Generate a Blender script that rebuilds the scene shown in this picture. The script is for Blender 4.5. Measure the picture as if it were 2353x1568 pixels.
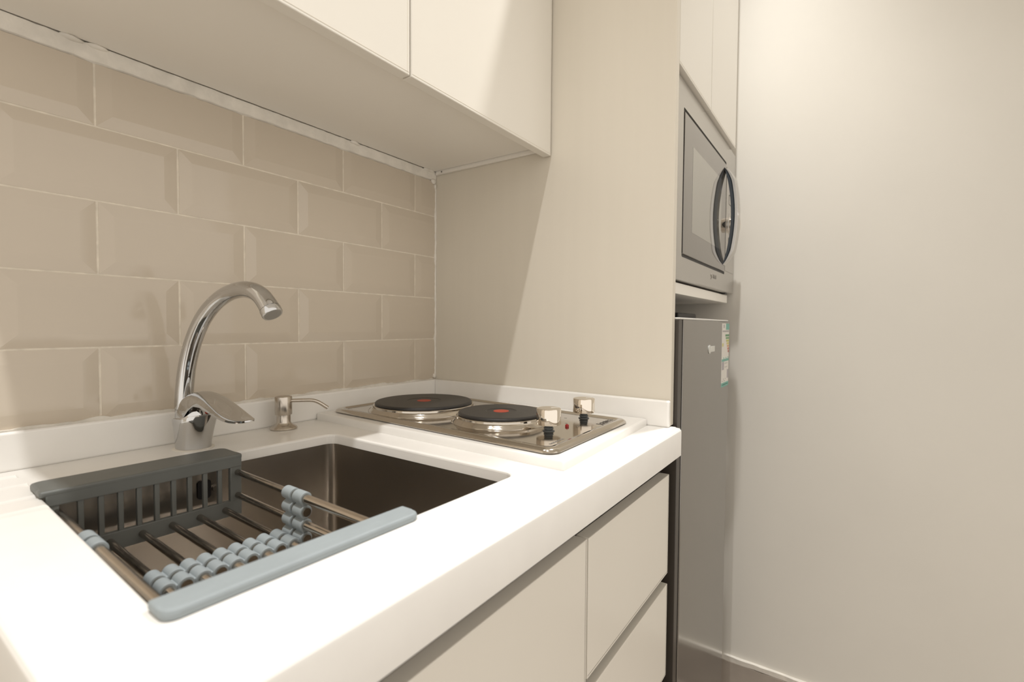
import bpy, bmesh, math, random
from mathutils import Vector, Matrix
random.seed(7)
for o in list(bpy.data.objects): bpy.data.objects.remove(o, do_unlink=True)
S = bpy.context.scene
COL = S.collection

# ------------------------------------------------------------------ camera
CAM = Vector((-0.9151, -0.8698, 1.0854))
YAW, PITCH, ROLL, FPX = 0.9674, -0.0321, 0.0072, 1132.23
fw = Vector((math.sin(YAW)*math.cos(PITCH), math.cos(YAW)*math.cos(PITCH), math.sin(PITCH)))
r0 = Vector((math.cos(YAW), -math.sin(YAW), 0)); u0 = r0.cross(fw)
rt = r0*math.cos(ROLL) + u0*math.sin(ROLL); up = -r0*math.sin(ROLL) + u0*math.cos(ROLL)
cd = bpy.data.cameras.new('camera'); cam = bpy.data.objects.new('camera', cd); COL.objects.link(cam)
cam.matrix_world = Matrix(((rt.x, up.x, -fw.x, CAM.x), (rt.y, up.y, -fw.y, CAM.y), (rt.z, up.z, -fw.z, CAM.z), (0, 0, 0, 1)))
cd.sensor_fit = 'HORIZONTAL'; cd.sensor_width = 36.0; cd.lens = 36.0*FPX/2353.0
cd.clip_start = 0.02; cd.clip_end = 50
cd.dof.use_dof = True; cd.dof.focus_distance = 0.85; cd.dof.aperture_fstop = 5.0
S.camera = cam

# ------------------------------------------------------------------ light, exposure
S.view_settings.view_transform = 'Standard'; S.view_settings.look = 'None'
S.view_settings.gamma = 1.0; S.view_settings.use_curve_mapping = False
S.view_settings.exposure = 0.2
W = bpy.data.worlds.new('world'); S.world = W; W.use_nodes = True
W.node_tree.nodes['Background'].inputs[0].default_value = (1.0, 0.935, 0.85, 1)
W.node_tree.nodes['Background'].inputs[1].default_value = 1.05
CEIL = 2.73
LAMPS = [(-0.98, -0.645, 90.0, 100), (0.175, -0.645, 98.0, 82)]          # recessed downlights: x, y, power
LAMP_COL = (1.0, 0.992, 0.978)
LAMP_SIZE = 0.034

# ------------------------------------------------------------------ materials
MATS = {}
def mat(name, col, rough=0.5, metal=0.0, spec=0.5, noise=0.0, nscale=20.0, bump=0.0, bscale=150.0,
        coat=0.0, emit=None, estr=0.0, stretch=None, rnoise=0.0, aniso=0.0, transmission=0.0):
    if name in MATS: return MATS[name]
    m = bpy.data.materials.new(name); m.use_nodes = True; nt = m.node_tree; N = nt.nodes; L = nt.links
    b = N['Principled BSDF']
    b.inputs['Base Color'].default_value = (*col, 1); b.inputs['Roughness'].default_value = rough
    b.inputs['Metallic'].default_value = metal; b.inputs['Specular IOR Level'].default_value = spec
    b.inputs['Coat Weight'].default_value = coat; b.inputs['Anisotropic'].default_value = aniso
    b.inputs['Coat Roughness'].default_value = 0.08
    if transmission: b.inputs['Transmission Weight'].default_value = transmission
    if emit: b.inputs['Emission Color'].default_value = (*emit, 1); b.inputs['Emission Strength'].default_value = estr
    tc = N.new('ShaderNodeTexCoord'); mp = N.new('ShaderNodeMapping')
    L.new(tc.outputs['Object'], mp.inputs[0])
    if stretch: mp.inputs['Scale'].default_value = stretch
    n1 = N.new('ShaderNodeTexNoise'); n1.inputs['Scale'].default_value = nscale; n1.inputs['Detail'].default_value = 5
    L.new(mp.outputs[0], n1.inputs['Vector'])
    if noise:
        r = N.new('ShaderNodeValToRGB')
        r.color_ramp.elements[0].position = 0.3; r.color_ramp.elements[1].position = 0.7
        r.color_ramp.elements[0].color = (*[c*(1-noise) for c in col], 1)
        r.color_ramp.elements[1].color = (*[min(1, c*(1+noise*0.6)) for c in col], 1)
        L.new(n1.outputs['Fac'], r.inputs[0]); L.new(r.outputs[0], b.inputs['Base Color'])
    if rnoise:
        mr = N.new('ShaderNodeMapRange'); mr.inputs[1].default_value = 0.3; mr.inputs[2].default_value = 0.7
        mr.inputs[3].default_value = max(0.02, rough-rnoise); mr.inputs[4].default_value = rough+rnoise
        L.new(n1.outputs['Fac'], mr.inputs[0]); L.new(mr.outputs[0], b.inputs['Roughness'])
    if bump:
        n2 = N.new('ShaderNodeTexNoise'); n2.inputs['Scale'].default_value = bscale; n2.inputs['Detail'].default_value = 3
        L.new(mp.outputs[0], n2.inputs['Vector'])
        bp = N.new('ShaderNodeBump'); bp.inputs['Strength'].default_value = bump; bp.inputs['Distance'].default_value = 0.002
        L.new(n2.outputs['Fac'], bp.inputs['Height']); L.new(bp.outputs[0], b.inputs['Normal'])
    MATS[name] = m; return m

M_WALL = mat('painted_plaster', (0.63, 0.60, 0.54), 0.42, noise=0.03, nscale=3, bump=0.05, bscale=60)
M_CEIL = mat('ceiling_paint', (0.80, 0.77, 0.72), 0.8, noise=0.02, bump=0.03)
M_FLOOR = mat('floor_tile', (0.37, 0.32, 0.27), 0.35, noise=0.22, nscale=6, bump=0.05, bscale=40)
M_GROUT = mat('grout', (0.74, 0.675, 0.57), 0.85, noise=0.14, nscale=60, bump=0.3, bscale=250)
M_CAULK = mat('white_caulk', (0.76, 0.72, 0.65), 0.7, noise=0.10, nscale=45, bump=0.35, bscale=120)
M_TILE = mat('glazed_taupe_tile', (0.565, 0.495, 0.405), 0.07, noise=0.025, nscale=5, bump=0.02, bscale=9, spec=0.5)
M_CAB = mat('cream_lacquer', (0.745, 0.71, 0.64), 0.28, noise=0.015, nscale=4, spec=0.5)
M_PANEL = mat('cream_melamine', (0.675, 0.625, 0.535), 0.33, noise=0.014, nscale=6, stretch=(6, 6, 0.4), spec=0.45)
M_UNDER = mat('white_melamine', (0.82, 0.785, 0.72), 0.25, noise=0.02, nscale=3)
M_DARKIN = mat('dark_recess_shade', (0.035, 0.028, 0.022), 0.8)  # recess shade painted into the cream carcass colour; microwave housing shares it
M_TOP = mat('white_solid_surface', (0.81, 0.79, 0.755), 0.24, noise=0.02, nscale=25, spec=0.45)
M_STEEL = mat('brushed_steel', (0.36, 0.325, 0.29), 0.34, metal=1.0, noise=0.10, nscale=30, stretch=(2, 60, 60), rnoise=0.08)
M_SINK = mat('sink_steel', (0.50, 0.455, 0.40), 0.27, metal=1.0, noise=0.025, nscale=30, stretch=(1, 1, 8))
M_HOB = mat('hob_steel', (0.55, 0.505, 0.445), 0.11, metal=1.0, noise=0.03, nscale=40, stretch=(40, 2, 2), rnoise=0.03)
M_CHROME = mat('chrome', (0.58, 0.58, 0.58), 0.04, metal=1.0, noise=0.02)
M_NICKEL = mat('brushed_nickel', (0.55, 0.50, 0.44), 0.24, metal=1.0, noise=0.06, nscale=60, stretch=(8, 8, 1))
M_KNOB = mat('polished_knob_metal', (0.80, 0.74, 0.66), 0.07, metal=1.0, noise=0.02)
M_ROD = mat('wet_steel_rod', (0.42, 0.375, 0.33), 0.20, metal=1.0, noise=0.15, nscale=120)
M_TUBE = mat('steel_tube', (0.60, 0.54, 0.47), 0.20, metal=1.0, noise=0.06, nscale=80)
M_GREY = mat('grey_plastic', (0.125, 0.132, 0.125), 0.45, noise=0.06, nscale=30)
M_LGREY = mat('light_grey_silicone', (0.27, 0.305, 0.32), 0.5, noise=0.05, nscale=40)
M_BLACKPL = mat('cast_iron_black', (0.022, 0.020, 0.019), 0.42, noise=0.2, nscale=60, bump=0.05, bscale=300)
M_RED = mat('red_dot_paint', (0.42, 0.055, 0.025), 0.5, noise=0.05)
M_RUBBER = mat('dark_rubber', (0.11, 0.12, 0.125), 0.35, noise=0.1)
M_INK = mat('dark_print', (0.07, 0.06, 0.05), 0.6, noise=0.05)
M_INK2 = mat('grey_print', (0.26, 0.24, 0.21), 0.6, noise=0.05)
M_MWF = mat('silver_front', (0.48, 0.46, 0.43), 0.26, metal=0.75, noise=0.02, nscale=80, stretch=(1, 1, 20))
M_GLASS = mat('smoked_mirror_glass', (0.25, 0.235, 0.22), 0.03, metal=0.85, noise=0.01)
M_WINDOW = mat('oven_window_glass', (0.40, 0.39, 0.36), 0.03, metal=0.8, noise=0.01)
M_BLACK = mat('black_gasket', (0.008, 0.007, 0.007), 0.45, noise=0.1)
M_HANDLE = mat('satin_aluminium', (0.60, 0.585, 0.565), 0.24, metal=0.9, noise=0.02)
M_HANDLEIN = mat('dark_handle_inner', (0.035, 0.042, 0.05), 0.25, noise=0.05)
M_BTN = mat('button_outline', (0.05, 0.045, 0.04), 0.5, noise=0.05)
M_LED = mat('blue_display', (0.02, 0.03, 0.08), 0.2, emit=(0.25, 0.4, 1.0), estr=0.45)
M_FRIDGE = mat('graphite_steel', (0.26, 0.245, 0.225), 0.13, metal=0.8, noise=0.02, nscale=60, stretch=(30, 30, 1))
M_FSIDE = mat('dark_fridge_side', (0.045, 0.037, 0.03), 0.35, noise=0.05)
M_FCAP = mat('light_door_cap', (0.62, 0.60, 0.56), 0.4, noise=0.02)
M_STICK = mat('sticker_white', (0.66, 0.63, 0.58), 0.5, noise=0.02)
def stick(n, c): return mat('sticker_'+n, c, 0.5, noise=0.03)
M_EMBLEM = mat('pale_emblem', (0.62, 0.62, 0.58), 0.3, metal=0.3, noise=0.02)
M_LAMP = mat('lamp_lens', (1, 0.96, 0.9), 0.5, emit=(1.0, 0.955, 0.9), estr=30)
M_WHITEMETAL = mat('white_metal', (0.8, 0.8, 0.78), 0.4, noise=0.02)

# ------------------------------------------------------------------ mesh helpers
ORIG = {}
def finish(bm, mt, smooth=35):
    me = bpy.data.meshes.new('mesh')
    bmesh.ops.recalc_face_normals(bm, faces=bm.faces)
    bm.to_mesh(me); bm.free()
    me.materials.append(mt)
    if smooth:
        for p in me.polygons: p.use_smooth = True
        me.set_sharp_from_angle(angle=math.radians(smooth))
        for p in me.polygons:
            if max(abs(c) for c in p.normal) > 0.9999: p.use_smooth = False
    return me
def obj(name, bm, mt, parent=None, smooth=35, local=False):
    off = Vector((0, 0, 0))
    if parent is not None:
        off = ORIG.get(parent.name, Vector((0, 0, 0)))
        if not local: bmesh.ops.translate(bm, verts=bm.verts, vec=-off)
    me = finish(bm, mt, smooth); me.name = name
    o = bpy.data.objects.new(name, me); COL.objects.link(o)
    if parent is not None: o.parent = parent
    ORIG[o.name] = off
    return o
def inst(name, src, parent, loc, rot=(0, 0, 0)):
    o = bpy.data.objects.new(name, src.data); COL.objects.link(o)
    o.parent = parent; o.location = loc; o.rotation_euler = rot; ORIG[o.name] = ORIG.get(parent.name, Vector((0, 0, 0)))
    return o
def thing(name, label, cat, loc=(0, 0, 0), rotz=0.0, group=None):
    o = bpy.data.objects.new(name, None); COL.objects.link(o); o.empty_display_size = 0.05
    o.location = loc; o.rotation_euler = (0, 0, rotz); ORIG[o.name] = Vector(loc)
    o['label'] = label; o['category'] = cat
    if group: o['group'] = group
    return o
def struct(name, bm, mt, label=None, smooth=0):
    o = obj(name, bm, mt, None, smooth); o['kind'] = 'structure'
    if label: o['label'] = label
    return o
def box(bm, x0, x1, y0, y1, z0, z1, bev=0.0, seg=2):
    v = [bm.verts.new((x, y, z)) for z in (z0, z1) for (x, y) in ((x0, y0), (x1, y0), (x1, y1), (x0, y1))]
    f = [bm.faces.new([v[i] for i in q]) for q in ((3, 2, 1, 0), (4, 5, 6, 7), (0, 1, 5, 4), (1, 2, 6, 5), (2, 3, 7, 6), (3, 0, 4, 7))]
    if bev:
        es = set(e for ff in f for e in ff.edges)
        bmesh.ops.bevel(bm, geom=list(es), offset=bev, segments=seg, affect='EDGES', profile=0.5, clamp_overlap=True)
    return bm
def B(*a, **k): return box(bmesh.new(), *a, **k)
def loft(bm, loops, cap0=True, cap1=True, closed=True):
    rows = [[bm.verts.new(p) for p in lp] for lp in loops]
    n = len(rows[0])
    for a, b in zip(rows[:-1], rows[1:]):
        for i in range(n if closed else n-1):
            j = (i+1) % n
            try: bm.faces.new((a[i], a[j], b[j], b[i]))
            except ValueError: pass
    if cap0: bm.faces.new(rows[0][::-1])
    if cap1: bm.faces.new(rows[-1])
    return bm
def lathe(bm, prof, c=(0, 0, 0), n=40, cap0=True, cap1=True):
    return loft(bm, [[(c[0]+r*math.cos(2*math.pi*i/n), c[1]+r*math.sin(2*math.pi*i/n), c[2]+z) for i in range(n)] for r, z in prof], cap0, cap1)
def tube(bm, pts, rad, n=20, cap=True, flat=1.0):
    pts = [Vector(p) for p in pts]
    rads = rad if isinstance(rad, (list, tuple)) else [rad]*len(pts)
    loops = []; t0 = (pts[1]-pts[0]).normalized()
    a = t0.orthogonal().normalized()
    for i, p in enumerate(pts):
        if i == 0: t = pts[1]-pts[0]
        elif i == len(pts)-1: t = pts[-1]-pts[-2]
        else: t = pts[i+1]-pts[i-1]
        t.normalize(); a = (a - t*a.dot(t)).normalized(); b = t.cross(a)
        loops.append([tuple(p + a*math.cos(2*math.pi*k/n)*rads[i] + b*math.sin(2*math.pi*k/n)*rads[i]*flat) for k in range(n)])
    return loft(bm, loops, cap, cap)
def catmull(P, k=8):
    P = [Vector(p) for p in P]; out = []
    Q = [P[0]*2-P[1]] + P + [P[-1]*2-P[-2]]
    for i in range(1, len(Q)-2):
        for s in range(k):
            t = s/k; a, b, c, d = Q[i-1], Q[i], Q[i+1], Q[i+2]
            out.append(0.5*((2*b)+(c-a)*t+(2*a-5*b+4*c-d)*t*t+(3*b-a-3*c+d)*t**3))
    out.append(P[-1]); return out
def rpoly(C, r, seg=6):
    """rounded polygon, C counter-clockwise 2D corners"""
    out = []; n = len(C)
    for i in range(n):
        p = Vector(C[i]); a = (Vector(C[i-1])-p).normalized(); b = (Vector(C[(i+1) % n])-p).normalized()
        ang = a.angle(b); d = r/math.tan(ang/2); c = p + (a+b).normalized()*(r/math.sin(ang/2))
        s = p+a*d - c; e = p+b*d - c
        a0 = math.atan2(s.y, s.x); a1 = math.atan2(e.y, e.x)
        while a1 < a0: a1 += 2*math.pi
        if a1-a0 > math.pi: a1 -= 2*math.pi
        for k in range(seg+1):
            t = a0+(a1-a0)*k/seg; out.append((c.x+r*math.cos(t), c.y+r*math.sin(t)))
    return out
def inset(C, d):
    n = len(C); L = []
    for i in range(n):
        p = Vector(C[i]); q = Vector(C[(i+1) % n]); t = (q-p).normalized(); nn = Vector((-t.y, t.x)); L.append((p+nn*d, t))
    out = []
    for i in range(n):
        p, t = L[i-1]; q, s = L[i]
        den = t.x*s.y-t.y*s.x; k = ((q.x-p.x)*s.y-(q.y-p.y)*s.x)/den
        w = p+t*k; out.append((w.x, w.y))
    return out
def lp(P2, z): return [(x, y, z) for x, y in P2]
def text_mesh(s, size, mt, name, parent, M, extrude=0.00015, space=1.0):
    """flat lettering: text in its own plane, placed with matrix M (world)"""
    cu = bpy.data.curves.new('t', 'FONT'); cu.body = s; cu.size = size; cu.extrude = extrude; cu.space_character = space
    cu.align_x = 'CENTER'; cu.align_y = 'CENTER'
    to = bpy.data.objects.new('t', cu); COL.objects.link(to)
    dg = bpy.context.evaluated_depsgraph_get(); me = bpy.data.meshes.new_from_object(to.evaluated_get(dg))
    bpy.data.objects.remove(to, do_unlink=True); bpy.data.curves.remove(cu)
    bm = bmesh.new(); bm.from_mesh(me); bpy.data.meshes.remove(me)
    bmesh.ops.transform(bm, matrix=M, verts=bm.verts)
    return obj(name, bm, mt, parent, 0)

# ------------------------------------------------------------------ key dimensions (metres, floor z = 0)
ZC = 0.8992          # counter surface
ZU = 0.9484          # top of upstand
YF = -0.618          # counter front
XL = -0.850          # counter left end
Z45 = 1.05           # joint between tile rows four and five
TW, TH, TA = 0.202, 0.102, 0.0691
XW = 0.61            # right wall
ZHB = 1.4648         # underside board of the wall cabinet
ZHD = 1.4429         # bottom of its doors
CABTOP = 2.188

# ------------------------------------------------------------------ the room
bm = B(-3.2, XW+0.1, -2.3, 0.1, -0.05, 0.0); struct('floor', bm, M_FLOOR)
bm = B(-3.2, XW+0.1, -2.3, 0.1, CEIL, CEIL+0.05); struct('ceiling', bm, M_CEIL)
wall = struct('wall_back', B(-3.2, XW+0.1, -0.0016, 0.1, 0.0, CEIL), M_GROUT)
struct('wall_right', B(XW, XW+0.1, -2.3, 0.0004, 0.0, CEIL), M_WALL)

# tiles: real bevelled pieces, half-bond
GAP = 0.0016; BW = 0.0165; TE = 0.0026; TF = 0.0050
def tile_bm(w, h, l, r, b, t):
    bm = bmesh.new(); x0, x1, z0, z1 = -w/2, w/2, -h/2, h/2
    ix0, ix1 = x0+BW*l, x1-BW*r; iz0, iz1 = z0+BW*b, z1-BW*t
    yb = 0.0
    def ring(xa, xb, za, zb, y): return [(xa, y, za), (xb, y, za), (xb, y, zb), (xa, y, zb)]
    e = 0.0006
    eo = lambda f: -(TE if f else TF)
    o = [(x0, -TE if (l or b) else -TF, z0), (x1, -TE if (r or b) else -TF, z0), (x1, -TE if (r or t) else -TF, z1), (x0, -TE if (l or t) else -TF, z1)]
    e1 = 0.0012
    inn = [(ix0, -TF, iz0), (ix1, -TF, iz0), (ix1, -TF, iz1), (ix0, -TF, iz1)]
    in0 = [(p[0]-e1*(1 if q in (0, 3) else -1)*((l if q in (0, 3) else r)), -TF+0.00025, p[2]-e1*(1 if q in (0, 1) else -1)*((b if q in (0, 1) else t))) for q, p in enumerate(inn)]
    inn = [(p[0]+e1*(1 if q in (0, 3) else -1)*((l if q in (0, 3) else r)), -TF, p[2]+e1*(1 if q in (0, 1) else -1)*((b if q in (0, 1) else t))) for q, p in enumerate(inn)]
    loft(bm, [ring(x0, x1, z0, z1, 0.0), o, in0, inn], True, True)
    bmesh.ops.remove_doubles(bm, verts=bm.verts, dist=1e-6)
    return bm
tile_cache = {}
def tile(x0, x1, z0, z1, l, r, b, t):
    x0 += GAP; x1 -= GAP; z0 += GAP*0.8; z1 -= GAP*0.8
    key = (round(x1-x0, 4), round(z1-z0, 4), l, r, b, t)
    loc = ((x0+x1)/2, 0.0004, (z0+z1)/2); rot = (random.uniform(-.003, .003), 0, random.uniform(-.003, .003))
    if key not in tile_cache:
        o = obj('tile', tile_bm(key[0], key[1], l, r, b, t), M_TILE, wall, 4, True)
        tile_cache[key] = o; o.location = loc; o.rotation_euler = rot
    else: inst('tile', tile_cache[key], wall, loc, rot)
ZT = [Z45+0.3925, Z45+3*TH, Z45+2*TH, Z45+TH, Z45, Z45-TH+0.0005]
for row in range(5):
    zt, zb = ZT[row], ZT[row+1]
    off = TA if row % 2 == 0 else TA+TW/2
    js = [0.0]+[-off-k*TW for k in range(6 if row % 2 == 0 else 6)]
    for k in range(len(js)-1):
        x1, x0 = js[k], js[k+1]
        tile(x0, x1, zb, zt, 1, 0 if k == 0 else 1, 1, 0 if row == 0 else 1)
# rough caulk strips along the wall
def caulk(name, p0, p1, wdir, w, jag0, jag1, th, parent, n=90, tdir=(0, -1, 0)):
    p0, p1, wd, td = Vector(p0), Vector(p1), Vector(wdir), Vector(tdir); rr = random.Random(name)
    top, bot = [], []
    a = b = 0
    for i in range(n+1):
        a = a*0.6+rr.uniform(-1, 1)*jag0; b = b*0.6+rr.uniform(-1, 1)*jag1
        p = p0.lerp(p1, i/n); top.append(p+wd*a); bot.append(p+wd*(w+b))
    bm = bmesh.new()
    lo = []
    for i in range(n+1):
        k = th*(1+rr.uniform(-.15, .15))
        lo.append([tuple(top[i]), tuple(top[i]+td*k), tuple(bot[i]+td*k*0.7-(bot[i]-top[i])*0.12), tuple(bot[i])])
    loft(bm, lo, True, True, True)
    return obj(name, bm, M_CAULK, parent, 50)
caulk('caulk_strip', (-0.826, 0.0, ZHB-0.001), (-0.001, 0.0, ZHB-0.001), (0, 0, -1), 0.0225, 0.0002, 0.0012, 0.0075, wall)
caulk('caulk_strip', (-1.1, 0.0, ZU+0.0035), (-0.013, 0.0, ZU+0.0035), (0, 0, -1), 0.0065, 0.0016, 0.0003, 0.0085, wall, 140)
caulk('caulk_strip', (-0.0005, -0.002, ZU+0.003), (-0.0005, -0.002, ZHB-0.003), (-1, 0, 0), 0.0035, 0.0003, 0.0010, 0.0045, wall, 80)
def blob(parent, c, s, nm='caulk_blob'):
    bm = bmesh.new(); bmesh.ops.create_icosphere(bm, subdivisions=2, radius=1.0)
    rr = random.Random(str(c))
    for v in bm.verts: v.co = Vector((v.co.x*s[0], v.co.y*s[1], v.co.z*s[2]))*(1+rr.uniform(-.18, .18)) + Vector(c)
    return obj(nm, bm, M_CAULK, parent, 60)
for x in (-0.700, -0.672, -0.247, -0.032, -0.022): blob(wall, (x, -0.007, ZHB-0.003+0.001), (0.013, 0.007, 0.0035))
blob(wall, (-0.010, -0.006, ZHB-0.024), (0.009, 0.005, 0.006)); blob(wall, (-0.005, -0.006, ZHB-0.035), (0.003, 0.004, 0.006))
blob(wall, (-0.0045, -0.004, ZU+0.008), (0.004, 0.005, 0.006))

# skirting on the right wall
sk = struct('baseboard_right', B(XW-0.009, XW, -2.29, -0.02, 0.0, 0.112), M_FLOOR)
bm = bmesh.new(); caulk_o = None
c = caulk('trim_1', (XW, -2.29, 0.128), (XW, -0.02, 0.128), (0, 0, -1), 0.017, 0.0004, 0.0012, 0.0105, None, 120, (-1, 0, 0)); c['kind'] = 'structure'

# ------------------------------------------------------------------ countertop
HOLE = [(-0.787, -0.516), (-0.4065, -0.527), (-0.402, -0.148), (-0.770, -0.126)]
ct = thing('countertop', 'white solid-surface worktop with raised hob platform and wall upstands', 'countertop', (-0.42, -0.31, 0.849))
bm = bmesh.new()
outer = [(XL, YF), (0.004, YF), (0.004, -0.0008), (XL, -0.0008)]
hl = rpoly(HOLE, 0.018, 6)
ov = [bm.verts.new((x, y, ZC)) for x, y in rpoly(outer, 0.006, 3)]; hv = [bm.verts.new((x, y, ZC)) for x, y in hl]
ed = [bm.edges.new((ov[i], ov[(i+1) % len(ov)])) for i in range(len(ov))] + [bm.edges.new((hv[i], hv[(i+1) % len(hv)])) for i in range(len(hv))]
bmesh.ops.triangle_fill(bm, edges=ed, use_beauty=True)
bmesh.ops.recalc_face_normals(bm, faces=bm.faces)
if bm.faces[:][0].normal.z < 0: bmesh.ops.reverse_faces(bm, faces=bm.faces)
ret = bmesh.ops.extrude_face_region(bm, geom=bm.faces[:])
for v in [g for g in ret['geom'] if isinstance(g, bmesh.types.BMVert)]: v.co.z = 0.8493
bmesh.ops.recalc_face_normals(bm, faces=bm.faces)
te = [e for e in bm.edges if all(abs(v.co.z-ZC) < 1e-6 for v in e.verts) and len(e.link_faces) == 2 and any(abs(f.normal.z) < 0.5 for f in e.link_faces)]
fe = [e for e in te if all(v.co.y < -0.6 or v.co.x < -0.84 for v in e.verts)]
he = [e for e in te if all(v.co.x > -0.80 and v.co.x < -0.39 and v.co.y > -0.54 and v.co.y < -0.11 for v in e.verts)]
bmesh.ops.bevel(bm, geom=fe, offset=0.007, segments=4, affect='EDGES', profile=0.5)
bmesh.ops.bevel(bm, geom=[e for e in he if e.is_valid], offset=0.0035, segments=3, affect='EDGES', profile=0.5)
slab = obj('slab', bm, M_TOP, ct, 40)
# drainer grooves milled into the slab left of the sink
cut = bmesh.new()
for gy in (-0.045, -0.098, -0.158, -0.205):
    tube(cut, [(-0.90, gy, ZC+0.0185), (-0.795, gy-0.001, ZC+0.0183), (-0.768, gy-0.001, ZC+0.0176)], 0.020, 48)
cme = finish(cut, M_TOP, 40); co = bpy.data.objects.new('cutter', cme); COL.objects.link(co); co.location = -Vector(ct.location)
co.location = (0, 0, 0); co.parent = None
co.matrix_world = Matrix.Identity(4)
bpy.context.view_layer.update()
md = slab.modifiers.new('g', 'BOOLEAN'); md.object = co; md.operation = 'DIFFERENCE'; md.solver = 'EXACT'
dg = bpy.context.evaluated_depsgraph_get()
nme = bpy.data.meshes.new_from_object(slab.evaluated_get(dg)); slab.modifiers.clear(); slab.data = nme
bpy.data.objects.remove(co, do_unlink=True)
for p in nme.polygons: p.use_smooth = True
nme.set_sharp_from_angle(angle=math.radians(12))
# upstands
def upst(name, x0, x1, y0, y1):
    bm = box(bmesh.new(), x0, x1, y0, y1, ZC-0.0005, ZU, bev=0.0035, seg=3); return obj(name, bm, M_TOP, ct, 40)
upst('upstand', XL+0.001, -0.0008, -0.0145, -0.0008)
upst('upstand', -0.0128, -0.0008, -0.598, -0.0140)
# raised platform below the hob
PL = [(-0.3635, -0.572), (-0.0132, -0.558), (-0.0132, -0.0150), (-0.345, -0.0150)]
bm = bmesh.new()
loft(bm, [lp(rpoly(PL, 0.004, 3), ZC-0.0005), lp(rpoly(PL, 0.004, 3), ZC+0.0098), lp(rpoly(inset(PL, 0.0012), 0.004, 3), ZC+0.0122), lp(rpoly(inset(PL, 0.0038), 0.004, 3), ZC+0.0130)])
obj('hob_platform', bm, M_TOP, ct, 40)

# ------------------------------------------------------------------ sink
sink = thing('sink', 'brushed stainless steel undermount basin below the faucet', 'sink', (-0.59, -0.33, 0.70))
H1 = inset(HOLE, 0.0012)
prof = [(0.0, ZC-0.0155, 0.017), (0.0, ZC-0.0165, 0.017), (0.002, 0.80, 0.016), (0.004, 0.730, 0.016), (0.008, 0.716, 0.020), (0.016, 0.706, 0.024), (0.03, 0.7015, 0.03), (0.12, 0.699, 0.03)]
bm = bmesh.new()
inn = [lp(rpoly(inset(H1, d), r, 8), z) for d, z, r in prof]
outl = [lp(rpoly(inset(H1, -0.0006 if False else d*0.6-0.0002), r, 8), z-0.0016) for d, z, r in prof][::-1]
loft(bm, inn, False, True)
obj('basin', bm, M_SINK, sink, 40)
bm = bmesh.new()
cx, cy = -0.59, -0.33
lathe(bm, [(0.056, 0.0002), (0.054, 0.0022), (0.047, 0.0026), (0.043, -0.0002), (0.030, -0.003), (0.010, -0.0035)], (cx, cy, 0.7000), 40)
dr = obj('drain', bm, M_STEEL, sink, 40)
bm = bmesh.new(); lathe(bm, [(0.022, 0.0), (0.020, 0.006), (0.006, 0.008), (0.005, 0.016), (0.001, 0.017)], (cx, cy, 0.6972), 24)
obj('strainer', bm, M_STEEL, dr, 40)
# overflow slot and its screw on the back wall
def backy(x): return -0.126+(x+0.770)*(-0.148+0.126)/(0.368)-0.0035
ox = -0.6010
bm = bmesh.new()
sl = rpoly([(-0.0085, -0.0125), (0.0085, -0.0125), (0.0085, 0.0125), (-0.0085, 0.0125)], 0.004, 5)
loft(bm, [[(ox+a, backy(ox)-0.0006, 0.8555+b) for a, b in sl], [(ox+a, backy(ox)+0.0002, 0.8555+b) for a, b in sl]])
obj('overflow_slot', bm, M_BLACK, sink, 0)
bm = bmesh.new(); tube(bm, [(-0.5870, backy(-0.5870)+0.001, 0.854), (-0.5870, backy(-0.5870)-0.0018, 0.854)], 0.0042, 16); obj('screw', bm, M_STEEL, sink, 40)

# ------------------------------------------------------------------ base units
DY0, DY1 = -0.597, -0.578
def carcass(root, x0, x1, toprail=True):
    t = 0.016; yb, yf = -0.006, DY1+0.002
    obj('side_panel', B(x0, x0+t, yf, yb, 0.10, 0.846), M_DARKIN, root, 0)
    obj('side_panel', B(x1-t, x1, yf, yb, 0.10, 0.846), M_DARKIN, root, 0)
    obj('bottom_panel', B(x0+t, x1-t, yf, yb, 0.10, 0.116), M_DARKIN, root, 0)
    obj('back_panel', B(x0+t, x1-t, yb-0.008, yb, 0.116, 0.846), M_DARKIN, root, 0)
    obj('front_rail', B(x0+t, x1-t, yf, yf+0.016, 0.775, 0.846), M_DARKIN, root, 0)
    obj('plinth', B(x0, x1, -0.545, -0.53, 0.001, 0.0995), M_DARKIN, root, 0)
def front(name, root, x0, x1, z0, z1, lab=None):
    o = obj(name, B(x0, x1, DY0, DY1, z0, z1, bev=0.0011, seg=2), M_CAB, root, 30)
    obj('edge_band', B(x0+0.0012, x1-0.0012, DY0-0.00022, DY0+0.0002, z0+0.0040, z0+0.0046), M_INK2, o, 0)
    obj('edge_band', B(x1-0.0046, x1-0.0040, DY0-0.00022, DY0+0.0002, z0+0.0012, z1-0.0012), M_INK2, o, 0)
    return o
dc = thing('drawer_cabinet', 'cream base cabinet with stacked handleless drawers below the hob', 'cabinet', (-0.172, -0.30, 0.0))
carcass(dc, -0.342, -0.002)
front('drawer_front', dc, -0.3410, -0.0010, 0.6240, 0.8108)
front('drawer_front', dc, -0.3410, -0.0010, 0.4290, 0.6040)
front('drawer_front', dc, -0.3410, -0.0010, 0.1060, 0.4090)
sc = thing('sink_cabinet', 'cream base cabinet with a single flat door below the sink', 'cabinet', (-0.595, -0.30, 0.0))
carcass(sc, -0.848, -0.344)
front('door', sc, -0.8480, -0.3450, 0.1060, 0.8118)

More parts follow.
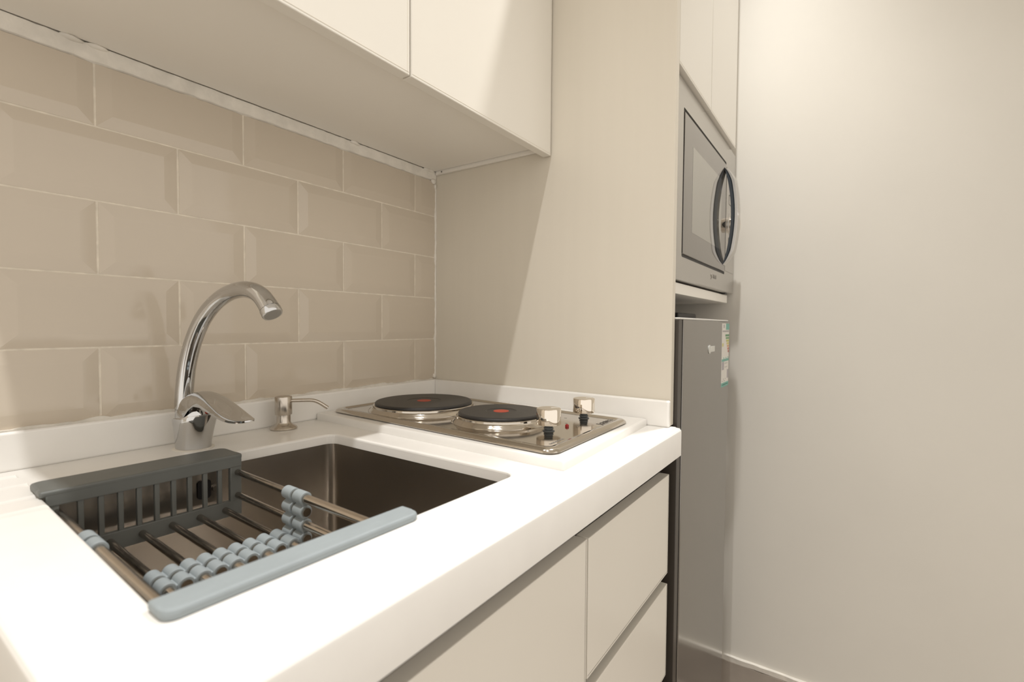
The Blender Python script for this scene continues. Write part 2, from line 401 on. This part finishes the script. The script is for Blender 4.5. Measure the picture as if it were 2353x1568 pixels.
# ------------------------------------------------------------------ wall cabinet
uc = thing('wall_cabinet', 'cream two-door wall cabinet hung above the sink and hob', 'cabinet', (-0.41, -0.17, ZHB))
UX0, UX1 = -0.824, -0.0008
YD0, YD1 = -0.338, -0.3195
obj('bottom_board', B(UX0, UX1-0.0075, -0.3170, -0.0090, ZHB, ZHB+0.018, bev=0.0006, seg=1), M_UNDER, uc, 20)
obj('side_panel', B(UX0, UX0+0.018, -0.3175, -0.006, ZHB+0.0185, CABTOP), M_CAB, uc, 0)
obj('side_panel', B(UX1-0.018, UX1-0.001, -0.3175, -0.006, ZHB+0.0185, CABTOP), M_CAB, uc, 0)
obj('top_board', B(UX0+0.018, UX1-0.018, -0.3175, -0.006, CABTOP-0.018, CABTOP), M_CAB, uc, 0)
obj('back_panel', B(UX0+0.018, UX1-0.018, -0.014, -0.006, ZHB+0.0185, CABTOP-0.0185), M_CAB, uc, 0)
dd = obj('batten', B(-0.0065, -0.0010, -0.305, -0.0095, ZHB-0.0085, ZHB+0.010, bev=0.0008, seg=1), M_UNDER, uc, 20); dd['label'] = 'narrow white batten under the cabinet on the side panel'
bm = bmesh.new(); tube(bm, [(-0.0060, -0.030, ZHB-0.0035), (-0.0076, -0.030, ZHB-0.0035)], 0.0022, 12); obj('screw', bm, M_INK2, dd, 40)
for (a, b) in ((-0.8235, -0.4070), (-0.4040, -0.0042)):
    d = obj('door', B(a, b, YD0, YD1, ZHD, CABTOP-0.002, bev=0.0012, seg=2), M_CAB, uc, 30)
    obj('edge_band', B(a+0.002, b-0.002, YD0-0.00025, YD0+0.0002, ZHD+0.0042, ZHD+0.0048), M_PANEL, d, 0)
    obj('edge_band', B(b-0.0050, b-0.0044, YD0-0.00025, YD0+0.0002, ZHD+0.0012, CABTOP-0.004), M_PANEL, d, 0)

# ------------------------------------------------------------------ tall unit
tu = thing('tall_cabinet', 'tall cream cabinet housing the microwave above the refrigerator niche', 'cabinet', (0.30, -0.30, 0.0))
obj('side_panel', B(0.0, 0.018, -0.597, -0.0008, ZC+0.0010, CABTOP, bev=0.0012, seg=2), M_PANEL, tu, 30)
obj('side_panel', B(0.003, 0.016, -0.50, -0.0018, 0.02, 0.845), M_DARKIN, tu, 0)
obj('shelf', B(0.0185, 0.585, -0.576, -0.006, 1.152, 1.1745, bev=0.001, seg=1), M_UNDER, tu, 20)
obj('divider_board', B(0.0185, 0.600, -0.574, -0.006, 1.5705, 1.5885, bev=0.001, seg=1), M_CAB, tu, 20)
obj('top_board', B(0.0185, 0.600, -0.574, -0.006, CABTOP-0.018, CABTOP), M_CAB, tu, 0)
obj('filler_strip', B(0.566, 0.6085, -0.575, -0.557, 1.589, CABTOP), M_CAB, tu, 0)
for (a, b) in ((0.0195, 0.2645), (0.2670, 0.5480)):
    d = obj('door', B(a, b, -0.597, -0.5775, 1.5710, CABTOP-0.002, bev=0.0012, seg=2), M_CAB, tu, 30)
    obj('edge_band', B(a+0.0012, b-0.0012, -0.59725, -0.5968, 1.5750, 1.5756), M_PANEL, d, 0)

# ------------------------------------------------------------------ microwave
MY = -0.588
mw = thing('microwave', 'built-in silver microwave with mirrored door and bowed handle', 'microwave', (0.31, -0.35, 1.176))
MX0, MX1, MZ0, MZ1 = 0.0200, 0.6030, 1.178, 1.5675
DX0, DX1, DZ0, DZ1 = 0.090, 0.4790, 1.2300, 1.5110
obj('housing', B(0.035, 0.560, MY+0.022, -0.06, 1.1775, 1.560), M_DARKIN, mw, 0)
def frame(bm, X0, X1, Z0, Z1, x0, x1, z0, z1, y0, y1):
    box(bm, X0, x0, y0, y1, Z0, Z1); box(bm, x1, X1, y0, y1, Z0, Z1); box(bm, x0, x1, y0, y1, Z0, z0); box(bm, x0, x1, y0, y1, z1, Z1)
# front fascia: a plate with the door opening
bm = bmesh.new()
O = [(MX0, MZ0), (MX1, MZ0), (MX1, MZ1), (MX0, MZ1)]; I = [(DX0-0.006, DZ0-0.006), (DX1+0.003, DZ0-0.006), (DX1+0.003, DZ1+0.006), (DX0-0.006, DZ1+0.006)]
rr4 = lambda C, r: rpoly(C, r, 4)
def xz(P, y): return [(a, y, b) for a, b in P]
loft(bm, [xz(rr4(I, 0.004), MY+0.018), xz(rr4(I, 0.004), MY), xz(rr4(inset(O, 0.0015), 0.004), MY), xz(rr4(O, 0.005), MY+0.002), xz(rr4(O, 0.005), MY+0.020)], False, False)
obj('fascia', bm, M_MWF, mw, 30)
obj('door_gasket', B(DX0-0.0059, DX1+0.0029, MY+0.003, MY+0.020, DZ0-0.0059, DZ1+0.0059), M_BLACK, mw, 0)
dr_ = obj('door_glass', B(DX0, DX1, MY-0.001, MY+0.0055, DZ0+0.0006, DZ1-0.0006, bev=0.0008, seg=1), M_GLASS, mw, 20)
obj('window', B(DX0+0.062, DX1-0.055, MY-0.0013, MY-0.0008, DZ0+0.052, DZ1-0.052), M_WINDOW, dr_, 0)
# bowed handle: flattened bar with a dark inner face
HX = 0.468
hz = [1.247, 1.262, 1.290, 1.330, 1.372, 1.414, 1.454, 1.482, 1.497]
hy = [0.0003, 0.0045, 0.0110, 0.0165, 0.0185, 0.0165, 0.0110, 0.0045, 0.0003]
P = catmull([(HX, MY-y, z) for y, z in zip(hy, hz)], 6)
def bar(pts, w, t0, t1):
    bm = bmesh.new(); loops = []
    T0, T1 = t0, t1
    for i, p in enumerate(pts):
        k = 0.10+0.90*min(1.0, 1.5*math.sin(math.pi*i/(len(pts)-1))); t0, t1 = T0*k, T1*k
        q = pts[min(i+1, len(pts)-1)]-pts[max(i-1, 0)]; q.normalize(); nrm = Vector((0, -q.z, q.y)).normalized()
        if nrm.y > 0: nrm = -nrm
        r = (t1-t0)*0.35
        a = []
        for sx, st in ((-1, t0), (1, t0), (1, t1-r), (0.7, t1), (-0.7, t1), (-1, t1-r)):
            a.append(tuple(p+Vector((sx*w/2, 0, 0))+nrm*st))
        loops.append(a)
    return loft(bm, loops)
hd = obj('handle', bar(P, 0.026, 0.0095, 0.0185), M_HANDLE, mw, 40)
o = obj('handle_inner_face', bar(P, 0.0255, 0.0, 0.0096), M_HANDLEIN, hd, 40); o['label'] = 'dark inner face of the bowed handle'
# control panel: plate, knob, buttons, display
cpn = obj('control_panel', B(0.4860, 0.5940, MY-0.0012, MY+0.0003, DZ0+0.004, DZ1-0.004, bev=0.0006, seg=1), M_MWF, mw, 20)
def disc_y(cx, cz, prof, mt, name, par, n=40):
    bm = bmesh.new(); loft(bm, [[(cx+r*math.cos(2*math.pi*i/n), y, cz+r*math.sin(2*math.pi*i/n)) for i in range(n)] for r, y in prof]); return obj(name, bm, mt, par, 35)
disc_y(0.545, 1.365, [(0.034, MY-0.0010), (0.033, MY-0.0022), (0.026, MY-0.0026)], M_MWF, 'knob_bezel', cpn)
disc_y(0.545, 1.365, [(0.0215, MY-0.002), (0.0215, MY-0.012), (0.020, MY-0.0125), (0.020, MY-0.022), (0.0185, MY-0.0235)], M_KNOB, 'dial', cpn)
for bz in (1.428, 1.313):
    bm = bmesh.new(); y0, y1 = MY-0.0016, MY-0.0010
    frame(bm, 0.518, 0.573, bz-0.013, bz+0.013, 0.5195, 0.5715, bz-0.0118, bz+0.0118, y0, y1); obj('button', bm, M_BTN, cpn, 0)
obj('display', B(0.517, 0.574, MY-0.0015, MY-0.0010, 1.455, 1.468), M_LED, cpn, 0)
Mxz = lambda x, y, z: Matrix.Translation((x, y, z)) @ Matrix.Rotation(math.pi/2, 4, 'X')
text_mesh('TRUST', 0.0135, M_INK2, 'lettering', mw, Mxz(0.372, MY-0.0003, 1.2075))
bm = bmesh.new(); tube(bm, [(0.340, MY-0.0003, 1.2135), (0.3345, MY-0.0003, 1.2105), (0.3385, MY-0.0003, 1.2065), (0.3405, MY-0.0003, 1.203), (0.335, MY-0.0003, 1.2)], 0.0011, 8); obj('logo_mark', bm, M_INK2, mw, 40)
obj('foot', B(0.520, 0.545, MY+0.004, MY+0.02, 1.1750, 1.1775), M_BLACK, mw, 0)

# ------------------------------------------------------------------ refrigerator
FX0, FX1, FY = 0.0205, 0.4660, -0.606
fr = thing('refrigerator', 'narrow graphite refrigerator with energy label under the microwave', 'refrigerator', (0.243, -0.33, 0.0))
obj('body', B(FX0+0.002, FX1-0.004, -0.562, -0.05, 0.03, 1.096, bev=0.003, seg=2), M_FSIDE, fr, 30)
for fx in (0.06, 0.42):
    for fy in (-0.52, -0.09):
        bm = bmesh.new(); lathe(bm, [(0.018, 0.0), (0.018, 0.01), (0.012, 0.012), (0.012, 0.03)], (fx, fy, 0.0), 16); obj('foot', bm, M_BLACK, fr, 40)
dob = obj('door', B(FX0, FX0+0.0215, FY+0.002, -0.564, 0.060, 1.0985, bev=0.001, seg=1), M_FSIDE, fr, 20); dob['label'] = 'dark plastic left edge of the door'
obj('door_core', B(FX0+0.0216, FX1-0.0008, FY+0.004, -0.564, 0.060, 1.0983), M_BLACK, fr, 0)
bm = B(FX0+0.0250, FX1, FY, FY+0.0038, 0.060, 1.0985, bev=0.0016, seg=2); obj('door_skin', bm, M_FRIDGE, fr, 30)
obj('door_cap', B(FX0, FX1-0.006, FY+0.0015, -0.564, 1.0987, 1.1022, bev=0.0008, seg=1), M_FCAP, fr, 20)
obj('hinge_cover', B(0.22, 0.375, -0.545, -0.47, 1.0965, 1.117, bev=0.003, seg=2), M_BLACK, fr, 30)
# energy label
LX0, LX1 = 0.3810, 0.4640
lb = obj('energy_label', B(LX0, LX1, FY-0.0006, FY-0.0001, 0.9340, 1.0935), M_STICK, fr, 0)
def lab(x0, x1, z0, z1, mt, nm='label_block'):
    w = LX1-LX0; h = 0.1595
    obj(nm, B(LX0+x0*w, LX0+x1*w, FY-0.0009, FY-0.00055, 0.9340+z0*h, 0.9340+z1*h), mt, lb, 0)
TEAL = stick('teal', (0.15, 0.36, 0.30)); GRY = stick('grey', (0.34, 0.32, 0.31))
lab(0.52, 1.0, 0.90, 1.0, TEAL); lab(0.18, 0.32, 0.93, 0.985, GRY); lab(0.06, 0.95, 0.865, 0.89, GRY)
cols = [(0.10, 0.24, 0.12), (0.16, 0.30, 0.14), (0.46, 0.46, 0.12), (0.56, 0.48, 0.16), (0.60, 0.34, 0.18), (0.52, 0.17, 0.12), (0.40, 0.10, 0.08)]
for i, c_ in enumerate(cols): lab(0.46+0.065*i, 1.0, 0.795-0.043*i, 0.827-0.043*i, stick('bar%d' % i, c_), 'rating_bar')
lab(0.03, 0.22, 0.64, 0.69, stick('yellow', (0.56, 0.52, 0.2)), 'rating_arrow')
lab(0.02, 1.0, 0.40, 0.44, TEAL)
for k in range(3): lab(0.25+0.3*k, 0.34+0.3*k, 0.445, 0.465, TEAL)
lab(0.05, 0.33, 0.27, 0.395, stick('mauve', (0.36, 0.33, 0.35))); lab(0.78, 0.98, 0.12, 0.26, stick('mauve2', (0.36, 0.33, 0.34)))
for k in range(6): lab(0.45+0.09*(k % 3)*1.5, 0.52+0.09*(k % 3)*1.5, 0.30+0.06*(k//3), 0.315+0.06*(k//3), GRY)
for k in range(4): lab(0.12+0.13*k, 0.2+0.13*k, 0.085+0.03*(k % 2), 0.10+0.03*(k % 2), GRY)
lab(0.0, 1.0, 0.0, 0.065, TEAL); lab(0.1, 0.9, 0.03, 0.036, M_STICK, 'label_line')
# emblem on the door
bm = bmesh.new(); n = 24
loft(bm, [[(0.254+0.011*math.cos(2*math.pi*i/n), y, 1.0340+0.0100*math.sin(2*math.pi*i/n)) for i in range(n)] for y in (FY-0.0002, FY-0.0012)])
obj('emblem', bm, M_EMBLEM, fr, 30)
obj('emblem', B(0.2660, 0.3030, FY-0.0011, FY-0.0002, 1.0275, 1.0405, bev=0.0004, seg=1), M_EMBLEM, fr, 20)

# ------------------------------------------------------------------ hob
hob = thing('electric_hob', 'stainless steel two-plate electric hob in the right corner', 'hob', (-0.20, -0.29, ZC+0.0131))
HB = [(-0.3530, -0.5500), (-0.0745, -0.5460), (-0.0430, -0.0330), (-0.3225, -0.0330)]
zb = ZC+0.0140
bm = bmesh.new()
P_ = [(0.004, zb, 0.016), (0.0006, zb+0.0004, 0.018), (0.0, zb+0.0015, 0.018), (0.0012, zb+0.0045, 0.018), (0.004, zb+0.0066, 0.017), (0.008, zb+0.0074, 0.015),
      (0.0135, zb+0.0072, 0.012), (0.0155, zb+0.0055, 0.011), (0.019, zb+0.0050, 0.010)]
loft(bm, [lp(rpoly(inset(HB, d), r, 8), z) for d, z, r in P_])
tray = obj('tray', bm, M_HOB, hob, 50)
zs = zb+0.0050
def plate(cx, cy, R, zt):
    bm = bmesh.new()
    lathe(bm, [(R+0.0125, zs+0.0001), (R+0.0115, zs+0.0022), (R+0.0075, zs+0.0048), (R+0.0068, zs+0.0060), (R+0.0062, zs+0.0066), (R+0.0050, zs+0.0070), (R+0.0040, zs+0.0078), (R+0.0036, zt-0.0062), (R+0.0025, zt-0.0052), (R-0.004, zt-0.0050)], (cx, cy, 0), 72, True, True)
    ring = obj('hotplate_ring', bm, M_HOB, hob, 40)
    bm = bmesh.new()
    lathe(bm, [(R-0.001, zt-0.0055), (R, zt-0.0045), (R, zt-0.0020), (R-0.0016, zt-0.0004), (R-0.004, zt), (R*0.36, zt), (R*0.34, zt-0.0007), (0.0145, zt-0.0008)], (cx, cy, 0), 72, True, True)
    pl = obj('hotplate', bm, M_BLACKPL, hob, 40)
    bm = bmesh.new(); lathe(bm, [(0.0138, zt-0.0009), (0.0136, zt-0.0004), (0.012, zt-0.0003)], (cx, cy, 0), 32); obj('red_centre_dot', bm, M_RED, pl, 40)
plate(-0.2110, -0.1735, 0.0945, ZC+0.0360)
plate(-0.2160, -0.3660, 0.0750, ZC+0.0360)
for kx, ky, ang in ((-0.2425, -0.478, -0.3), (-0.1110, -0.4745, -0.3)):
    bm = bmesh.new(); lathe(bm, [(0.0180, 0.0108), (0.0193, 0.0112), (0.0195, 0.0120), (0.0195, 0.0350), (0.0188, 0.0362), (0.0175, 0.0366)], (kx, ky, zs), 48)
    k = obj('knob', bm, M_KNOB, hob, 35)
    bm = bmesh.new(); lathe(bm, [(0.0098, 0.0002), (0.0088, 0.0016), (0.0062, 0.0022), (0.0080, 0.0042), (0.0080, 0.0054), (0.0060, 0.0066), (0.0074, 0.0080), (0.0074, 0.0090), (0.0058, 0.0109)], (kx, ky, zs), 28)
    obj('stem', bm, M_RUBBER, k, 40)
    d = Vector((math.sin(ang+2.4), math.cos(ang+2.4), 0))
    bm = bmesh.new(); tube(bm, [(kx+d.x*0.004, ky+d.y*0.004, zs+0.0366), (kx+d.x*0.0188, ky+d.y*0.0188, zs+0.0364), (kx+d.x*0.0196, ky+d.y*0.0196, zs+0.0340), (kx+d.x*0.0196, ky+d.y*0.0196, zs+0.0125)], 0.0005, 8); obj('pointer_line', bm, M_FCAP, k, 40)
bm = bmesh.new(); lathe(bm, [(0.0032, 0.0), (0.0032, 0.003), (0.001, 0.0045)], (-0.196, -0.486, zs), 14); obj('indicator_lamp', bm, mat('red_lens', (0.25, 0.01, 0.01), 0.2, noise=0.02), hob, 40)
def flat(x, y, z, rz=0.0): return Matrix.Translation((x, y, z)) @ Matrix.Rotation(rz, 4, 'Z')
text_mesh('GLEM', 0.0135, M_INK, 'lettering', hob, flat(-0.1240, -0.5215, zs+0.0002, 0.014), space=0.9); text_mesh('GAS', 0.0135, M_INK2, 'lettering', hob, flat(-0.0955, -0.5211, zs+0.0002, 0.014), space=0.9)
bm = bmesh.new(); box(bm, -0.1465, -0.1435, -0.5280, -0.5150, zs+0.0001, zs+0.0003); obj('logo_mark', bm, M_INK, hob, 0)
text_mesh('MADE IN ITALY', 0.0060, M_INK2, 'lettering', hob, flat(-0.2960, -0.5235, zs+0.0002, 0.016))
for i, (mx, my) in enumerate(((-0.262, -0.452), (-0.222, -0.452), (-0.131, -0.448), (-0.091, -0.448), (-0.176, -0.497), (-0.172, -0.472))):
    text_mesh('0123456'[i], 0.006, M_INK2, 'dial_mark', hob, flat(mx, my, zs+0.0002))

# ------------------------------------------------------------------ faucet
FB = Vector((-0.587, -0.045, 0)); FD = Vector((0.18, -0.984, 0)).normalized(); FN = Vector((-FD.y, FD.x, 0))
fa = thing('faucet', 'chrome single-lever faucet with tall curved spout behind the sink', 'faucet', (FB+FD*0.02+Vector((0, 0, ZC))))
def fp(s, n, z): return tuple(FB+FD*s+FN*n+Vector((0, 0, z)))
def oval(s0, a, b, z, n=40, tilt=0.0, p=2.0):
    L = []
    for i in range(n):
        t = 2*math.pi*i/n; ct_, st = math.cos(t), math.sin(t)
        cx_ = a*math.copysign(abs(ct_)**(2/p), ct_); cy_ = b*math.copysign(abs(st)**(2/p), st)
        L.append(fp(s0+cx_, cy_, z+tilt*cx_))
    return L
bm = bmesh.new()
loft(bm, [oval(0.021, 0.0285, 0.0262, ZC+0.0001), oval(0.021, 0.0285, 0.0262, ZC+0.0009), oval(0.021, 0.0250, 0.0225, ZC+0.0016)]); obj('sealant_ring', bm, M_CAULK, fa, 40)
bm = bmesh.new()
loft(bm, [oval(0.021, 0.0252, 0.0222, ZC+0.0012), oval(0.0212, 0.0258, 0.0226, ZC+0.010), oval(0.0225, 0.0285, 0.0240, ZC+0.025), oval(0.0245, 0.0325, 0.0258, ZC+0.040, tilt=0.08), oval(0.0255, 0.0345, 0.0264, ZC+0.0475, tilt=0.14), oval(0.0255, 0.0335, 0.0256, ZC+0.0490, tilt=0.15)])
obj('body', bm, M_CHROME, fa, 40)
bm = bmesh.new(); lathe(bm, [(0.0118, 0.0), (0.0118, 0.0155), (0.0112, 0.016)], (fp(-0.0005, 0, ZC+0.041)), 32); obj('swivel_collar', bm, M_CHROME, fa, 40)
ctr = [(-0.0005, ZC+0.0575), (0.0005, 0.975), (0.0040, 1.000), (0.0110, 1.028), (0.0235, 1.058), (0.0425, 1.0875), (0.0670, 1.110), (0.0960, 1.1255), (0.1270, 1.1320), (0.1500, 1.1300), (0.1670, 1.1225), (0.1785, 1.1115), (0.1835, 1.1050)]
path = catmull([fp(s, 0, z) for s, z in ctr], 5)
nP = len(path); rad = [0.0122 - 0.0010*min(1, i/(nP*0.5)) + 0.0020*max(0, (i-nP*0.62)/(nP*0.38)) for i in range(nP)]
bm = bmesh.new(); tube(bm, path, rad, 32); obj('spout', bm, M_CHROME, fa, 50)
e0, e1 = Vector(path[-1]), (Vector(path[-1])-Vector(path[-3])).normalized()
bm = bmesh.new(); tube(bm, [e0-e1*0.001, e0+e1*0.0004, e0+e1*0.0008, e0+e1*0.0088, e0+e1*0.0100], [0.0120, 0.0120, 0.0136, 0.0136, 0.0128], 32); ae = obj('aerator_ring', bm, M_CHROME, fa, 40)
bm = bmesh.new(); tube(bm, [e0+e1*0.0101, e0+e1*0.0105], [0.0110, 0.0106], 28); obj('aerator_mesh', bm, M_INK2, ae, 0)
# lever: domed hub flowing into a leaf-shaped paddle
def sect(s, zt, zbm, w, n=14, arch=0.55):
    L = []
    for i in range(n+1):
        t = -1+2*i/n; L.append(fp(s, t*w, zt-(zt-zbm)*0.0-w*arch*(1-math.sqrt(max(0, 1-(t*0.98)**2)))))
    for i in range(n+1):
        t = 1-2*i/n; L.append(fp(s, t*w*0.96, zbm-w*arch*0.9*(1-math.sqrt(max(0, 1-(t*0.98)**2)))))
    return L
bm = bmesh.new()
z0 = ZC+0.049
LV = [(0.0105, 0.9570, 0.9500, 0.0100), (0.0140, 0.9665, 0.9505, 0.0158), (0.0195, 0.9745, 0.9515, 0.0195), (0.0270, 0.9808, 0.9545, 0.0220), (0.0355, 0.9845, 0.9600, 0.0234), (0.0450, 0.9855, 0.9690, 0.0240),
      (0.0560, 0.9835, 0.9750, 0.0242), (0.0700, 0.9785, 0.9730, 0.0240), (0.0860, 0.9705, 0.9660, 0.0236), (0.1000, 0.9630, 0.9590, 0.0229), (0.1130, 0.9575, 0.9537, 0.0210), (0.1230, 0.9547, 0.9512, 0.0184), (0.1310, 0.9533, 0.9500, 0.0153),
      (0.1370, 0.9527, 0.9496, 0.0120), (0.1415, 0.9523, 0.9495, 0.0084), (0.1443, 0.9520, 0.9496, 0.0047), (0.1455, 0.9514, 0.9500, 0.0012)]
loft(bm, [sect(*a, arch=0.55 if a[0] < 0.04 else max(0.22, 0.55-(a[0]-0.04)*5)) for a in LV]); lv = obj('lever', bm, M_CHROME, fa, 50)
bm = bmesh.new()
loft(bm, [oval(0.026, 0.0275, 0.0225, ZC+0.0490, tilt=0.15), oval(0.026, 0.0265, 0.0215, 0.9560, tilt=0.12), oval(0.025, 0.022, 0.0185, 0.9640, tilt=0.05), oval(0.024, 0.014, 0.012, 0.9690)])
obj('cartridge_dome', bm, M_CHROME, fa, 45)
bm = bmesh.new(); q = Vector(fp(0.0530, 0.0, 0.9555)); tube(bm, [q, q+FD*0.0022], [0.0035, 0.0028], 14); obj('temperature_dot', bm, M_RED, fa, 40)

# ------------------------------------------------------------------ soap dispenser
SX, SY = -0.430, -0.046
so = thing('soap_dispenser', 'brushed nickel soap pump with bent nozzle beside the faucet', 'soap dispenser', (SX, SY, ZC))
bm = bmesh.new(); lathe(bm, [(0.0222, 0.0003), (0.0226, 0.0022), (0.0215, 0.0042), (0.0165, 0.0072), (0.0130, 0.0100), (0.0116, 0.0125), (0.0116, 0.0275)], (SX, SY, ZC), 40); obj('base', bm, M_NICKEL, so, 40)
bm = bmesh.new(); lathe(bm, [(0.0120, 0.0255), (0.0138, 0.0258), (0.0141, 0.0266), (0.0141, 0.0560), (0.0134, 0.0574), (0.0120, 0.0578)], (SX, SY, ZC), 40); ph = obj('pump_head', bm, M_NICKEL, so, 40)
t = Vector((0.70, -0.60, 0)).normalized()
pts = catmull([Vector((SX, SY, ZC+0.0490))+t*s+Vector((0, 0, dz)) for s, dz in ((0.010, 0.0008), (0.030, 0.0006), (0.046, 0.0002), (0.054, -0.0018), (0.062, -0.0062), (0.0735, -0.0145))], 5)
bm = bmesh.new(); tube(bm, pts, 0.0032, 16); nz = obj('nozzle', bm, M_NICKEL, so, 50)
e = pts[-1]; ed_ = (pts[-1]-pts[-2]).normalized()
bm = bmesh.new(); tube(bm, [e, e+ed_*0.0003], 0.0023, 14); obj('nozzle_opening', bm, M_BLACK, nz, 0)

# ------------------------------------------------------------------ sink dish rack
RZ = 0.036
rk = thing('dish_rack', 'extendable grey plastic and steel dish rack set in the sink', 'dish rack', (-0.673, -0.1720, 0.0), -RZ)
ORIG[rk.name] = Vector((0, 0, 0))
ZLIP = ZC+0.0003
def end_frame(lw, hw=0.1025):
    bm = bmesh.new()
    box(bm, -0.0975, 0.1018, -0.0070, -0.0005, 0.8890, ZLIP+0.0050, bev=0.0012, seg=2)
    box(bm, -hw, hw, -0.0072, 0.0100, ZLIP+0.0001, ZLIP+0.0070, bev=0.0024, seg=3)
    lipc = [(-hw+0.0004, -0.0050), (hw-0.0004, -0.0050), (hw-0.0004, lw), (-hw+0.0004, lw)]
    loft(bm, [lp(rpoly(inset(lipc, 0.0008), 0.009, 6), ZLIP), lp(rpoly(lipc, 0.0095, 6), ZLIP+0.0015), lp(rpoly(lipc, 0.0095, 6), ZLIP+0.0046), lp(rpoly(inset(lipc, 0.0008), 0.009, 6), ZLIP+0.0062), lp(rpoly(inset(lipc, 0.0028), 0.008, 6), ZLIP+0.0069)])
    bo = 0.0975
    box(bm, -bo, -bo+0.0110, -0.0062, 0.0008, 0.8230, 0.8920, bev=0.0012, seg=2)
    box(bm, 0.0870, 0.1018, -0.0062, 0.0008, 0.8230, 0.8920, bev=0.0012, seg=2)
    box(bm, -bo, 0.1018, -0.0064, 0.0008, 0.8225, 0.8440, bev=0.0012, seg=2)
    return bm
ef = obj('end_frame', end_frame(0.048), M_GREY, rk, 40, True)
SLATX = [0.0745-0.0179*k for k in range(9)]
sl0 = None
def slats(par):
    global sl0
    for x in SLATX:
        if sl0 is None:
            sl0 = obj('slat', B(-0.0026, 0.0026, -0.0055, 0.0002, 0.8425, 0.8905, bev=0.0006, seg=1), M_GREY, par, 20, True); sl0.location = (x, 0, 0)
        else: inst('slat', sl0, par, (x, 0, 0))
slats(ef)
ef2 = obj('end_frame', end_frame(0.020, 0.1065), M_LGREY, rk, 40, True); ef2.location = (0, -0.3390, 0); ef2.rotation_euler = (0, 0, math.pi)
slats(ef2)
ef2['label'] = 'light grey hooked bar over the front rim of the sink'
YS = -0.145   # where the sliding tubes begin
bm = bmesh.new(); tube(bm, [(0, -0.0050, 0), (0, -0.3350, 0)], 0.0041, 14); rod = obj('rod', bm, M_ROD, rk, 50, True)
bm = bmesh.new(); tube(bm, [(0, YS+0.008, 0), (0, -0.3355, 0)], 0.0051, 16); tb = obj('sliding_tube', bm, M_TUBE, rk, 50, True)
spots = [(0.0800-0.0310*k, 0.8335) for k in range(5)] + [(x, z) for x in (-0.0880, 0.0965) for z in (0.8500, 0.8815)]
for i, (x, z) in enumerate(spots):
    if i == 0: rod.location = (x, 0, z); tb.location = (x, 0, z)
    else: inst('rod', rod, rk, (x, 0, z)); inst('sliding_tube', tb, rk, (x, 0, z))
# silicone sleeves: rings joined by short links
bm = bmesh.new(); n = 24
def ringloop(r, y): return [(r*math.cos(2*math.pi*i/n), y, r*math.sin(2*math.pi*i/n)) for i in range(n)]
loft(bm, [ringloop(0.0052, -0.0090), ringloop(0.0071, -0.0090), ringloop(0.0076, -0.0085), ringloop(0.0076, 0.0085), ringloop(0.0071, 0.0090), ringloop(0.0052, 0.0090), ringloop(0.0052, -0.0090)], False, False)
bmesh.ops.remove_doubles(bm, verts=bm.verts, dist=1e-6)
ringo = obj('sleeve_ring', bm, M_LGREY, rk, 40, True); first = [True]
def ring(x, y, z):
    if first[0]: ringo.location = (x, y, z); first[0] = False
    else: inst('sleeve_ring', ringo, rk, (x, y, z))
lk = obj('sleeve_link', B(-0.0052, 0.0052, -0.0078, 0.0078, -0.0030, 0.0030, bev=0.0008, seg=1), M_LGREY, rk, 20, True); lfirst = [True]
def link(x, y, z, ry=0.0):
    if lfirst[0]: lk.location = (x, y, z); lk.rotation_euler = (0, ry, 0); lfirst[0] = False
    else: inst('sleeve_link', lk, rk, (x, y, z), (0, ry, 0))
bm = bmesh.new(); tube(bm, [(0, 0.0105, 0), (0, -0.0270, 0)], 0.0051, 14); stub = obj('filler_pin', bm, M_TUBE, rk, 50, True); sfirst = [True]
def pin(x, y, z):
    if sfirst[0]: stub.location = (x, y, z); sfirst[0] = False
    else: inst('filler_pin', stub, rk, (x, y, z))
for y in (YS, YS-0.0245):
    for k in range(9):
        x = 0.0800-0.0155*k; ring(x, y, 0.8335)
        if k < 8: link(x-0.00775, y, 0.8335)
for k in range(1, 9, 2): pin(0.0800-0.0155*k, YS-0.008, 0.8335)
for y in (YS+0.002, YS-0.0215):
    for k in range(4):
        z = 0.8815-0.01575*k; ring(0.0965, y, z)
        if k < 3: link(0.0965, y, z-0.0079, math.pi/2)
pin(0.0965, YS-0.006, 0.8815-0.01575); pin(0.0965, YS-0.006, 0.8815-0.01575*3)
for y in (YS+0.026, YS+0.002):
    for k in range(3):
        ring(-0.0880, y, 0.8815-0.01575*k)
        if k < 2: link(-0.0880, y, 0.8815-0.01575*k-0.0079, math.pi/2)

# ------------------------------------------------------------------ recessed downlights
for i, (x, y, pw, beam) in enumerate(LAMPS):
    dl = thing('downlight', ['round recessed ceiling downlight over the sink end of the counter', 'round recessed ceiling downlight in front of the tall cabinet'][i % 2], 'ceiling light', (x, y, CEIL), group='recessed ceiling downlights')
    bm = bmesh.new(); lathe(bm, [(0.052, -0.0002), (0.052, -0.003), (0.036, -0.005), (0.034, -0.0002)], (x, y, CEIL), 32, False, False); obj('trim_ring', bm, M_WHITEMETAL, dl, 40)
    ld = bpy.data.lights.new('downlight_bulb', 'SPOT'); ld.spot_size = math.radians(beam); ld.spot_blend = 1.0; ld.shadow_soft_size = LAMP_SIZE/2; ld.energy = pw; ld.color = LAMP_COL
    lo_ = bpy.data.objects.new('downlight_bulb', ld); COL.objects.link(lo_); lo_.parent = dl; lo_.location = (0, 0, -0.006)
